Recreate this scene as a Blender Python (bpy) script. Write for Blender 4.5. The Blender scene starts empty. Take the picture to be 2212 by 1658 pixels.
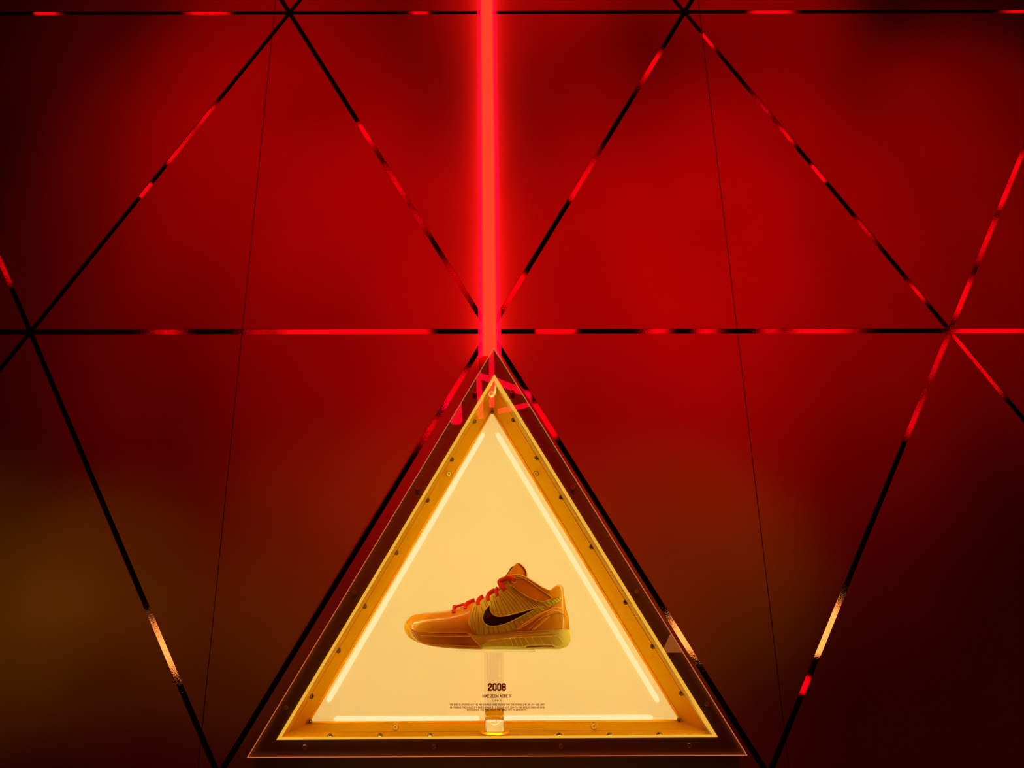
import bpy, bmesh, math, random
from mathutils import Vector, Matrix
from mathutils.geometry import tessellate_polygon, delaunay_2d_cdt

random.seed(7)
SC = bpy.context.scene
COL = SC.collection
ZO = 2.13                     # height of the lattice node above the floor
# ------------------------------------------------------------------ camera
F, YAW, PIT, ROL = 1735.5176, -.0021, .3382, -.0005
CX, CY = 1018.55, 774.64      # optical centre in the 2212 x 1658 frame
CP = Vector((-.033, -1.4987, -.5847))
_cy, _sy, _cp, _sp = math.cos(YAW), math.sin(YAW), math.cos(PIT), math.sin(PIT)
fwd = Vector((_sy*_cp, _cy*_cp, _sp)); rgt = Vector((_cy, -_sy, 0)); upv = rgt.cross(fwd)
_cr, _sr = math.cos(ROL), math.sin(ROL)
RX = _cr*rgt + _sr*upv; UX = -_sr*rgt + _cr*upv
cd = bpy.data.cameras.new('camera'); cam = bpy.data.objects.new('camera', cd); COL.objects.link(cam)
cam.matrix_world = Matrix((( RX.x, UX.x, -fwd.x, CP.x), (RX.y, UX.y, -fwd.y, CP.y),
                           (RX.z, UX.z, -fwd.z, CP.z+ZO), (0, 0, 0, 1)))
cd.sensor_width = 36; cd.sensor_fit = 'HORIZONTAL'; cd.lens = F*36/2212
cd.shift_x = (1106-CX)/2212; cd.shift_y = (CY-829)/2212; cd.clip_start = .02
SC.camera = cam
def ray(px, py):
    return RX*((px-CX)/F) + UX*((CY-py)/F) + fwd
def at(px, py, Y):            # point of the plane at depth Y that was measured at a photo pixel
    d = ray(px, py); t = (Y-CP.y)/d.y
    p = CP + d*t
    return Vector((p.x, Y, p.z+ZO))
# ------------------------------------------------------------------ world, exposure
w = bpy.data.worlds.new('world'); SC.world = w; w.use_nodes = True
w.node_tree.nodes['Background'].inputs[0].default_value = (.0006, .0001, .00005, 1)
w.node_tree.nodes['Background'].inputs[1].default_value = 1
vs = SC.view_settings; vs.view_transform = 'Standard'; vs.look = 'None'; vs.gamma = 1
vs.use_curve_mapping = False; vs.exposure = 0
# ------------------------------------------------------------------ ceiling spots of the room
def spot(name, loc, target, power, color, angle, blend=1.0, size=.05):
    l = bpy.data.lights.new(name, 'SPOT'); l.energy = power; l.color = color
    l.spot_size = math.radians(angle); l.spot_blend = blend; l.shadow_soft_size = size
    o = bpy.data.objects.new(name, l); COL.objects.link(o)
    o.location = Vector(loc)+Vector((0, 0, ZO))
    o.rotation_euler = (Vector(target)+Vector((0, 0, ZO)) - o.location).to_track_quat('-Z', 'Y').to_euler()
    return o
RED = (1, .0, .0)
for _x, _z, _p, _g in ((-.7, .75, .392, 17), (-.7, .3, .9, 14), (-.45, .6, 1.6, 17), (-.45, .15, 1.266, 17), (-.2, .15, 1.535, 14), (-.2, 0, 1.354, 14), (.1, .9, 2.593, 14),
                       (.1, 0, 2.173, 14), (.1, -.15, .869, 17), (.35, .15, 3.264, 14), (.6, .9, 1.99, 14), (.6, .15, 2.9, 14), (.85, .3, 1.2, 14), (1.1, .3, 1.399, 14)):
    spot('ceiling_spot', (_x*.8, -1.8, 2.75), (_x, 0, _z), 86*_p, RED, _g)
# unseen warm spots added left and right to lift the lower wall
_a, _b = (-1.847, -2.4, -.809), (1.932, -2.4, -.576)
for _l, _x, _z, _p, _g in ((_a, -.7, -.45, .0708, 8), (_a, -.7, -.6, .041, 8), (_a, -.45, -.6, .0414, 8), (_b, -1.05, -.45, .1883, 8), (_b, -1.05, -.6, .2091, 8), (_b, -.2, -.45, .0884, 11), (_b, .35, -.45, .0896, 11), (_a, .0, -.8, .035, 12)):
    spot('added_warm_spot', _l, (_x, 0, _z), 296*_p, (1, .333, 0), _g)

# ------------------------------------------------------------------ materials
def mat(name): 
    m = bpy.data.materials.new(name); m.use_nodes = True
    nt = m.node_tree; nt.nodes.clear()
    out = nt.nodes.new('ShaderNodeOutputMaterial')
    return m, nt, out
def noise_mix(nt, c1, c2, scale, detail=4, lo=.35, hi=.65, stretch=None):
    tc = nt.nodes.new('ShaderNodeTexCoord'); mp = nt.nodes.new('ShaderNodeMapping')
    nt.links.new(tc.outputs['Object'], mp.inputs[0])
    if stretch: mp.inputs['Scale'].default_value = stretch
    n = nt.nodes.new('ShaderNodeTexNoise'); n.inputs['Scale'].default_value = scale; n.inputs['Detail'].default_value = detail
    nt.links.new(mp.outputs[0], n.inputs['Vector'])
    r = nt.nodes.new('ShaderNodeValToRGB'); r.color_ramp.elements[0].position = lo; r.color_ramp.elements[1].position = hi
    r.color_ramp.elements[0].color = (*c1, 1); r.color_ramp.elements[1].color = (*c2, 1)
    nt.links.new(n.outputs['Fac'], r.inputs[0])
    return r.outputs[0], n.outputs['Fac']
def bump(nt, fac, strength, dist):
    b = nt.nodes.new('ShaderNodeBump'); b.inputs['Strength'].default_value = strength; b.inputs['Distance'].default_value = dist
    nt.links.new(fac, b.inputs['Height']); return b.outputs[0]
def pbr(name, c, rough=.5, metal=0, coat=0, var=.12, scale=30, spec=.5, bmp=0, coat_rough=.05, stretch=None, sub=0):
    m, nt, out = mat(name)
    p = nt.nodes.new('ShaderNodeBsdfPrincipled')
    lo = tuple(x*(1-var) for x in c); hi = tuple(min(1, x*(1+var)) for x in c)
    col, fac = noise_mix(nt, lo, hi, scale, stretch=stretch)
    nt.links.new(col, p.inputs['Base Color'])
    p.inputs['Roughness'].default_value = rough; p.inputs['Metallic'].default_value = metal
    p.inputs['Specular IOR Level'].default_value = spec
    p.inputs['Coat Weight'].default_value = coat; p.inputs['Coat Roughness'].default_value = coat_rough
    if bmp: nt.links.new(bump(nt, fac, .6, bmp), p.inputs['Normal'])
    nt.links.new(p.outputs[0], out.inputs[0]); return m
def emit(name, c, s=1.0):
    m, nt, out = mat(name); e = nt.nodes.new('ShaderNodeEmission')
    e.inputs[0].default_value = (*c, 1); e.inputs[1].default_value = s
    nt.links.new(e.outputs[0], out.inputs[0]); return m
def clear(name, ior=1.65, tint=(1, 1, 1), rough=.0):     # thin clear acrylic: transparent with a Fresnel sheen
    m, nt, out = mat(name)
    t = nt.nodes.new('ShaderNodeBsdfTransparent'); t.inputs[0].default_value = (*tint, 1)
    g = nt.nodes.new('ShaderNodeBsdfGlossy'); g.inputs['Roughness'].default_value = rough
    f = nt.nodes.new('ShaderNodeFresnel'); geo = nt.nodes.new('ShaderNodeNewGeometry')
    mr = nt.nodes.new('ShaderNodeMapRange'); mr.inputs[3].default_value = ior; mr.inputs[4].default_value = 1/ior   # same sheen on both faces
    nt.links.new(geo.outputs['Backfacing'], mr.inputs[0]); nt.links.new(mr.outputs[0], f.inputs[0])
    x = nt.nodes.new('ShaderNodeMixShader')
    nt.links.new(f.outputs[0], x.inputs[0]); nt.links.new(t.outputs[0], x.inputs[1]); nt.links.new(g.outputs[0], x.inputs[2])
    nt.links.new(x.outputs[0], out.inputs[0]); return m
def glow_sleeve(name, c, s, tint):                        # glass tube wall glowing with the gas inside it
    m, nt, out = mat(name)
    t = nt.nodes.new('ShaderNodeBsdfTransparent'); t.inputs[0].default_value = (*tint, 1)
    e = nt.nodes.new('ShaderNodeEmission'); e.inputs[0].default_value = (*c, 1); e.inputs[1].default_value = s
    a = nt.nodes.new('ShaderNodeAddShader')
    nt.links.new(t.outputs[0], a.inputs[0]); nt.links.new(e.outputs[0], a.inputs[1]); nt.links.new(a.outputs[0], out.inputs[0]); return m
def mirror_foil(name):                                    # dark mirror tape with a fine grain
    m, nt, out = mat(name)
    g = nt.nodes.new('ShaderNodeBsdfGlossy'); g.inputs[0].default_value = (.95, .9, .88, 1); g.inputs['Roughness'].default_value = .015
    d = nt.nodes.new('ShaderNodeBsdfDiffuse'); d.inputs[0].default_value = (.035, .03, .028, 1)
    geo = nt.nodes.new('ShaderNodeNewGeometry')
    n = nt.nodes.new('ShaderNodeTexNoise'); n.inputs['Scale'].default_value = 620; n.inputs['Detail'].default_value = 2
    nt.links.new(geo.outputs['Position'], n.inputs['Vector'])
    n2 = nt.nodes.new('ShaderNodeTexNoise'); n2.inputs['Scale'].default_value = 3.1; n2.inputs['Detail'].default_value = 1
    nt.links.new(geo.outputs['Position'], n2.inputs['Vector'])
    mr = nt.nodes.new('ShaderNodeMapRange'); mr.inputs[1].default_value = .35; mr.inputs[2].default_value = .65
    mr.inputs[3].default_value = .008; mr.inputs[4].default_value = .075
    nt.links.new(n2.outputs['Fac'], mr.inputs[0])
    b = nt.nodes.new('ShaderNodeBump'); b.inputs['Distance'].default_value = .0006
    nt.links.new(mr.outputs[0], b.inputs['Strength'])
    nt.links.new(n.outputs['Fac'], b.inputs['Height']); nt.links.new(b.outputs[0], g.inputs['Normal'])
    x = nt.nodes.new('ShaderNodeMixShader'); x.inputs[0].default_value = .07
    nt.links.new(g.outputs[0], x.inputs[1]); nt.links.new(d.outputs[0], x.inputs[2]); nt.links.new(x.outputs[0], out.inputs[0]); return m

def brass(name, c, rough):                # brushed brass: tinted sheen over a little tinted scatter
    m, nt, out = mat(name)
    col, fac = noise_mix(nt, tuple(x*.96 for x in c), tuple(min(1, x*1.03) for x in c), 30, stretch=(.3, 6, 6))
    g = nt.nodes.new('ShaderNodeBsdfGlossy'); g.inputs['Roughness'].default_value = rough
    d = nt.nodes.new('ShaderNodeBsdfDiffuse')
    for q in (g, d): nt.links.new(col, q.inputs[0])
    x = nt.nodes.new('ShaderNodeMixShader'); x.inputs[0].default_value = .45
    nt.links.new(g.outputs[0], x.inputs[1]); nt.links.new(d.outputs[0], x.inputs[2]); nt.links.new(x.outputs[0], out.inputs[0]); return m
M = {}
M['wall'] = pbr('matte_wall_paint', (.46, .40, .34), .85, var=.10, scale=2.6, spec=.15)
M['backing'] = pbr('dark_backing', (.012, .010, .009), .8, spec=.1)
M['foil'] = mirror_foil('mirror_foil')
M['room'] = pbr('dark_room_paint', (.015, .013, .012), .9, spec=.1)
M['brass'] = brass('brushed_brass', (.80, .42, .006), .42)
M['brassf'] = brass('satin_brass_edge', (.95, .46, .008), .28)
M['plate'] = pbr('dark_bronze_plate', (.36, .29, .23), .6, metal=0, var=.08, scale=8, spec=.3)
M['screw'] = pbr('dark_screw', (.16, .11, .05), .25, metal=.9, var=.1)
M['screwred'] = pbr('copper_screw', (.75, .45, .36), .35, metal=.6, var=.1)
M['pane'] = clear('clear_acrylic_sheet')
M['edge'] = emit('edge_lit_acrylic', (.60, .125, .035), 1.0)  # emission stands in for case light reaching the rim of the sheet
M['lip'] = emit('glowing_acrylic_edge', (1.0, .47, .035), 1.0)  # brightness put in as emission, for light carried in the acrylic lip
M['panel'] = None
M['led'] = emit('warm_led_bar', (1.2, .92, .44), 1.0)
def film(name, c):                        # translucent print, the lit panel shows through it
    m, nt, out = mat(name); t = nt.nodes.new('ShaderNodeBsdfTransparent'); t.inputs[0].default_value = (*c, 1)
    nt.links.new(t.outputs[0], out.inputs[0]); return m
M['ink'] = film('maroon_print', (.15, .016, .002))
M['sleeve'] = glow_sleeve('neon_glass', (1, 0, .019), 1.1, (1, .9, .5))
M['mid'] = glow_sleeve('neon_haze', (1, .032, 0), .26, (1, 1, .72))
M['core'] = emit('neon_core', (1.4, .018, 0), 1.0)
M['cap'] = pbr('red_tube_end', (.8, .1, .1), .4)
M['rod'] = None
def panel_mat():
    m, nt, out = mat('backlit_opal_panel')
    p = nt.nodes.new('ShaderNodeBsdfDiffuse'); p.inputs[0].default_value = (.45, .42, .30, 1)
    e = nt.nodes.new('ShaderNodeEmission'); e.inputs[0].default_value = (.90, .615, .205, 1); e.inputs[1].default_value = .67
    a = nt.nodes.new('ShaderNodeAddShader')
    nt.links.new(p.outputs[0], a.inputs[0]); nt.links.new(e.outputs[0], a.inputs[1]); nt.links.new(a.outputs[0], out.inputs[0]); return m
M['panel'] = panel_mat()
def glass_mat():
    m, nt, out = mat('solid_clear_acrylic'); g = nt.nodes.new('ShaderNodeBsdfGlass')
    g.inputs['IOR'].default_value = 1.49; g.inputs['Roughness'].default_value = 0; g.inputs[0].default_value = (1, .99, .96, 1)
    nt.links.new(g.outputs[0], out.inputs[0]); return m
M['rod'] = glass_mat()

# ------------------------------------------------------------------ mesh helpers
def link(name, bm, m, parent=None, smooth=False):
    me = bpy.data.meshes.new(name); bm.normal_update(); bm.to_mesh(me); bm.free()
    if m: me.materials.append(m)
    if smooth:
        for p in me.polygons: p.use_smooth = True
    o = bpy.data.objects.new(name, me); COL.objects.link(o)
    if parent: o.parent = parent; o.matrix_parent_inverse = parent.matrix_world.inverted()
    return o
def tag(o, label=None, cat=None, group=None, kind=None):
    if label: o['label'] = label
    if cat: o['category'] = cat
    if group: o['group'] = group
    if kind: o['kind'] = kind
    return o
def empty(name, loc, label, cat, group=None):
    o = bpy.data.objects.new(name, None); COL.objects.link(o); o.location = loc
    bpy.context.view_layer.update()
    return tag(o, label, cat, group)
def prism(bm, loops, y0, y1):            # polygon with holes in the x,z plane, y0 front, y1 back
    loops = [[Vector((p[0], p[1], 0)) for p in l] for l in loops]
    flat = [p for l in loops for p in l]
    tris = tessellate_polygon(loops)
    a = [bm.verts.new((p.x, y0, p.y)) for p in flat]; b = [bm.verts.new((p.x, y1, p.y)) for p in flat]
    for t in tris:
        try:
            bm.faces.new([a[i] for i in t]); bm.faces.new([b[i] for i in reversed(t)])
        except ValueError: pass
    k = 0
    for l in loops:
        n = len(l)
        for i in range(n):
            j = (i+1) % n
            bm.faces.new((a[k+i], a[k+j], b[k+j], b[k+i]))
        k += n
    bmesh.ops.recalc_face_normals(bm, faces=bm.faces[:])
def tube(bm, pts, r, n=10, flat=1.0, caps=True, flat_axis=None):
    pts = [Vector(p) for p in pts]; rings = []
    for i, p in enumerate(pts):
        t = (pts[min(i+1, len(pts)-1)]-pts[max(i-1, 0)]).normalized()
        ref = Vector((0, 1, 0)) if abs(t.y) < .9 else Vector((1, 0, 0))
        u = t.cross(ref).normalized(); v = t.cross(u).normalized()
        rr = r[i] if isinstance(r, (list, tuple)) else r
        rings.append([bm.verts.new(p+u*rr*math.cos(2*math.pi*k/n)+v*rr*flat*math.sin(2*math.pi*k/n)) for k in range(n)])
    for a, b in zip(rings, rings[1:]):
        for k in range(n): bm.faces.new((a[k], a[(k+1) % n], b[(k+1) % n], b[k]))
    if caps:
        bm.faces.new(rings[0][::-1]); bm.faces.new(rings[-1])
    bmesh.ops.recalc_face_normals(bm, faces=bm.faces[:])
def lathe(bm, c, prof, n=40, axis=Vector((0, 0, 1))):
    axis = Vector(axis).normalized()
    u = axis.cross(Vector((0, 1, 0)) if abs(axis.y) < .9 else Vector((1, 0, 0))).normalized(); v = axis.cross(u)
    rings = []
    for r, h in prof:
        rings.append([bm.verts.new(Vector(c)+axis*h+(u*math.cos(2*math.pi*k/n)+v*math.sin(2*math.pi*k/n))*max(r, 1e-5)) for k in range(n)])
    for a, b in zip(rings, rings[1:]):
        for k in range(n): bm.faces.new((a[k], a[(k+1) % n], b[(k+1) % n], b[k]))
    bm.faces.new(rings[0][::-1]); bm.faces.new(rings[-1])
    bmesh.ops.recalc_face_normals(bm, faces=bm.faces[:])
def box(bm, lo, hi):
    prism(bm, [[(lo[0], lo[2]), (hi[0], lo[2]), (hi[0], hi[2]), (lo[0], hi[2])]], lo[1], hi[1])
def inset(tri, d):                        # move every side of a convex polygon inwards by d
    n = len(tri); c = Vector((sum(p[0] for p in tri)/n, sum(p[1] for p in tri)/n)); L = []
    for i in range(n):
        a, b = Vector(tri[i][:2]), Vector(tri[(i+1) % n][:2]); t = (b-a).normalized(); nn = Vector((-t.y, t.x))
        if nn.dot(c-a) < 0: nn = -nn
        L.append((a+nn*d, t))
    out = []
    for i in range(n):
        (p, t), (q, s) = L[i-1], L[i]
        den = t.x*s.y-t.y*s.x; k = ((q-p).x*s.y-(q-p).y*s.x)/den
        out.append(tuple(p+t*k))
    return out
def clip(poly, x, keep_left):
    out = []
    for i in range(len(poly)):
        a, b = poly[i], poly[(i+1) % len(poly)]
        ia = (a[0] <= x) == keep_left; ib = (b[0] <= x) == keep_left
        if ia: out.append(a)
        if ia != ib:
            t = (x-a[0])/(b[0]-a[0]); out.append((x, a[1]+t*(b[1]-a[1])))
    return out
def xz(px, py, Y): p = at(px, py, Y); return (p.x, p.z)

# ------------------------------------------------------------------ wall of triangular panels
L, H = .92, .92*3**.5/2
SEAM = .4951
SW = .0103                                # width of the mirror strips
FRONT = -.0465
WT = [xz(1063, 885, .235), xz(665, 1561, .235), xz(1472, 1557, .235)]     # walls of the recess
wall = bpy.data.objects.new('wall_front', None); COL.objects.link(wall); tag(wall, kind='structure')
XL, XR, ZB, ZT = -1.75, 1.75, 0, 4.6
bm = bmesh.new(); prism(bm, [[(XL, ZB), (XR, ZB), (XR, ZT), (XL, ZT)], inset(WT, -.006)], .004, .02)
link('backing', bm, M['backing'], wall)
rows = range(-2, 3)
def pieces(poly):
    res = []
    g = .0008
    for lo, hi in ((-9, -SEAM-g), (-SEAM+g, SEAM-g), (SEAM+g, 9)):
        q = clip(clip(poly, hi, True), lo, False)
        if len(q) > 2:
            A = abs(sum(q[i][0]*q[(i+1) % len(q)][1]-q[(i+1) % len(q)][0]*q[i][1] for i in range(len(q))))/2
            if A > 2e-5: res.append(q)
    return res
for j in range(-2, 2):
    z0, z1 = ZO+j*H, ZO+(j+1)*H
    o0 = 0 if j % 2 == 0 else .5
    for i in range(-3, 4):
        for up in (True, False):
            xa = (i+o0)*L
            T = [(xa, z0), (xa+L, z0), (xa+L/2, z1)] if up else [(xa+L/2, z1), (xa+L*1.5, z1), (xa+L, z0)]
            cx = sum(p[0] for p in T)/3
            if abs(cx) > 1.5: continue
            T = inset(T, SW/2)
            for q in pieces(T):
                bm = bmesh.new()
                if up and j == -1 and abs(cx) < .1 and len(pieces(T)) >= 1 and min(abs(p[0]) for p in q) < .3:
                    prism(bm, [q, inset(WT, -.006)], -.001, .004)
                else:
                    prism(bm, [q], -.001, .004)
                link('panel', bm, M['wall'], wall)
def strip(a, b, y, trim=0):
    a, b = Vector(a), Vector(b); t = (b-a).normalized(); n = Vector((-t.y, t.x))*SW/2
    a = a+t*trim; b = b-t*trim
    for q in pieces([tuple(a-n), tuple(b-n), tuple(b+n), tuple(a+n)]):
        bm = bmesh.new(); prism(bm, [q], y, .0035); link('mirror_strip', bm, M['foil'], wall)
for j in range(-1, 3):
    z0 = ZO+j*H; o0 = 0 if j % 2 == 0 else .5
    for i in range(-2, 2):
        a = ((i+o0)*L, z0)
        if abs(a[0]+L/2) < 1.6: strip(a, (a[0]+L, z0), 0)
    for i in range(-2, 3):
        for s in (-.5, .5):
            a = ((i+o0)*L, z0); b = ((i+o0+s)*L, z0-H)
            if abs((a[0]+b[0])/2) < 1.5: strip(a, b, .0003, SW*.55)

# ------------------------------------------------------------------ the rest of the dark room
for nm, lo, hi in (('floor', (-6, -9, -.1), (6, .02, 0)), ('ceiling', (-6, -9, 5.6), (6, .02, 5.7)),
                   ('wall_back', (-6, -9.1, 0), (6, -9, 5.6)), ('wall_left', (-6.1, -9, 0), (-6, .02, 5.6)), ('wall_right', (6, -9, 0), (6.1, .02, 5.6))):
    bm = bmesh.new(); box(bm, lo, hi); tag(link(nm, bm, M['room']), kind='structure')

# ------------------------------------------------------------------ the showcase
case = empty('display_case', (0, 0, ZO-.735), 'triangular brass showcase glowing warm cream, set into the red triangle wall', 'display case')
PL = [xz(1067, 750, -.05), xz(533, 1636, -.05), xz(1615, 1631, -.05)]
LO = [xz(1068, 808, FRONT), xz(597, 1597, FRONT), xz(1551, 1591.5, FRONT)]
LI = [xz(1068, 817, FRONT), xz(606, 1592.6, FRONT), xz(1541, 1586.8, FRONT)]
bm = bmesh.new(); prism(bm, [inset(PL, .0015), LO], -.046, -.0012); link('face_plate', bm, M['plate'], case)
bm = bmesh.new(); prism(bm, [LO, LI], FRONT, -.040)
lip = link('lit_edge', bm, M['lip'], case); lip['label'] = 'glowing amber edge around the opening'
bm = bmesh.new(); prism(bm, [inset(PL, .0012)], -.050, -.0468); pane = link('front_pane', bm, M['pane'], case); pane['label'] = 'clear acrylic sheet screwed over the front'
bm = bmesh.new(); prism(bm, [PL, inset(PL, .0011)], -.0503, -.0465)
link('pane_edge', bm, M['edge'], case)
def wall_normal(i):
    a, b = Vector(WT[i]), Vector(WT[(i+1) % 3]); t = (b-a).normalized(); n = Vector((-t.y, t.x))
    c = Vector((sum(p[0] for p in WT)/3, sum(p[1] for p in WT)/3))
    if n.dot(c-a) < 0: n = -n
    return a, n
def on_wall(px, py, i):                   # ray to recess wall i
    a, n = wall_normal(i); d = ray(px, py); o = Vector((CP.x, CP.z+ZO)); dd = Vector((d.x, d.z))
    t = n.dot(a-o)/n.dot(dd); p = CP+d*t
    return Vector((p.x, p.y, p.z+ZO)), Vector((n.x, 0, n.y))
JY = sum(on_wall(px, py, i)[0].y for i, l in ((0, ((972, 990), (851, 1190), (727, 1402))), (2, ((1157, 990), (1276, 1182), (1406, 1398)))) for px, py in l)/6
# recess walls: rear sheet, gap, front rail, each its own piece
WO = inset(WT, -.003)
names = ['side_wall', 'floor_wall', 'side_wall']
for i in range(3):
    a, b, A, B = WT[i], WT[(i+1) % 3], WO[i], WO[(i+1) % 3]
    for nm, y0, y1 in ((names[i], JY+.003, .237), ('front_rail', -.040, JY-.003)):
        bm = bmesh.new(); prism(bm, [[a, b, B, A]], y0, y1); link(nm, bm, M['brass'], case)
    bm = bmesh.new(); prism(bm, [[A, B, inset(WT, -.0045)[(i+1) % 3], inset(WT, -.0045)[i]]], -.040, .237); link('gap_liner', bm, M['backing'], case)
# back edge trim and lit panel
bm = bmesh.new(); prism(bm, [inset(WT, .0002), inset(WT, .0032)], .222, .234); link('back_trim', bm, M['brassf'], case)
bm = bmesh.new(); prism(bm, [inset(WT, .0002)], .2345, .238); pn = link('light_panel', bm, M['panel'], case); pn['label'] = 'backlit cream opal panel'
for a, b in (((1045, 935), (708, 1515)), ((1073, 935), (1422, 1515)), ((722, 1552.3), (1035, 1551.3)), ((1047, 1551), (1410, 1549.3))):
    P, Q = at(*a, .233), at(*b, .233); bm = bmesh.new()
    t = (Q-P).normalized()
    tube(bm, [P, P+t*.004, P+t*.008, Q-t*.008, Q-t*.004, Q], [.0028, .0044, .0052, .0052, .0044, .0028], 14, .5)
    link('light_bar', bm, M['led'], case, True)
# strip lights hidden behind the front frame, facing into the recess
M['strip'] = emit('warm_fill_glow', (1, .80, .22), 70)
for i in range(3):
    q, r_ = inset(LI, -.0015), inset(LI, -.0055)
    bm = bmesh.new(); prism(bm, [[q[i], q[(i+1) % 3], r_[(i+1) % 3], r_[i]]], -.0395, -.0385); link('added_fill_strip', bm, M['strip'], case)
# bolts on the recess walls
bolt_px = {0: [(1022, 908), (972, 990), (920, 1078), (851, 1190), (783, 1306), (727, 1402), (668, 1500)],
           2: [(1107, 908), (1157, 990), (1210, 1075), (1276, 1182), (1347, 1303), (1406, 1398), (1467, 1500)],
           1: [(713, 1590), (821, 1590), (929, 1589), (1208, 1587), (1317, 1586), (1424, 1586)]}
for i, l in bolt_px.items():
    a, n = wall_normal(i)
    for px, py in l:
        Y = JY if i != 1 else -.020
        # slide to the joint line at depth Y along the wall
        p = at(px, py, Y); v = Vector((p.x, p.z)); v = v-n*n.dot(v-a)
        bm = bmesh.new(); N = Vector((n.x, 0, n.y))
        lathe(bm, (v.x, Y, v.y), [(.0046, 0), (.0046, .0022), (.0043, .0036), (.0032, .0050), (.0022, .0054), (.0021, .0040), (0, .0038)], 14, N)
        link('bolt', bm, M['screw'], case, True)
for i, px, py in ((0, 964, 1020), (2, 1163, 1020), (1, 854, 1578), (1, 1283, 1576)):
    p, N = on_wall(px, py, i); p = p+N*.0062; bm = bmesh.new()
    lathe(bm, p, [(.0050, -.0058), (.0050, .0010), (.0044, .0013), (.0016, .0013), (.0012, .0005), (0, .0005)], 18, (0, -1, 0))
    so = link('standoff_screw', bm, M['brass'], case)
    bm = bmesh.new(); lathe(bm, p, [(.0050, .0004), (.0060, .0004), (.0060, .0016), (.0046, .0016)], 18, (0, -1, 0)); bmesh.ops.delete(bm, geom=[f for f in bm.faces if len(f.verts) > 4], context='FACES_ONLY')
    link('washer', bm, M['screw'], so)
    bm = bmesh.new(); lathe(bm, p, [(.0019, .0010), (.0019, .0020), (.0010, .0022), (.0008, .0016), (0, .0016)], 12, (0, -1, 0)); link('pin', bm, M['screw'], so)
for px, py in ((1063, 885), (665, 1561), (1472, 1557)):
    p = at(px, py, .218); c = Vector((sum(q[0] for q in WT)/3, .218, sum(q[1] for q in WT)/3)); p = p+(c-p).normalized()*.006
    bm = bmesh.new(); lathe(bm, p, [(.0036, 0), (.0036, .004), (.0026, .006), (.001, .0062)], 12, (0, -1, 0)); link('corner_stud', bm, M['screw'], case, True)
for px, py in ((658, 1613), (618, 1527), (937, 1612), (1212, 1611), (1489, 1609), (1527, 1520), (1375, 1277), (1237, 1052), (765, 1279), (901, 1053), (1107, 846), (1025, 846)):
    p = at(px, py, -.0503); bm = bmesh.new()
    lathe(bm, p, [(.0036, -.002), (.0036, .0004), (.0030, .0012), (.0019, .0012), (.0016, .0003), (0, .0003)], 16, (0, -1, 0))
    link('pane_screw', bm, M['screwred'], case)
# cable and its grommet under the apex
bm = bmesh.new(); tube(bm, [at(1070, 822, .03), at(1070.5, 832, .03), at(1069.5, 843, .03), at(1067.5, 851, .03), at(1064, 855.5, .028), at(1060, 856, .026)], .0026, 10)
link('cable', bm, pbr('pale_cable', (.85, .6, .3), .4), case, True)
bm = bmesh.new(); c = at(1062, 851, .026)
tube(bm, [c+Vector((.0052*math.cos(a), 0, .0052*math.sin(a))) for a in [2*math.pi*k/20 for k in range(21)]], .0011, 8, caps=False)
link('cable_grommet', bm, M['screwred'], case, True)

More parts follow.
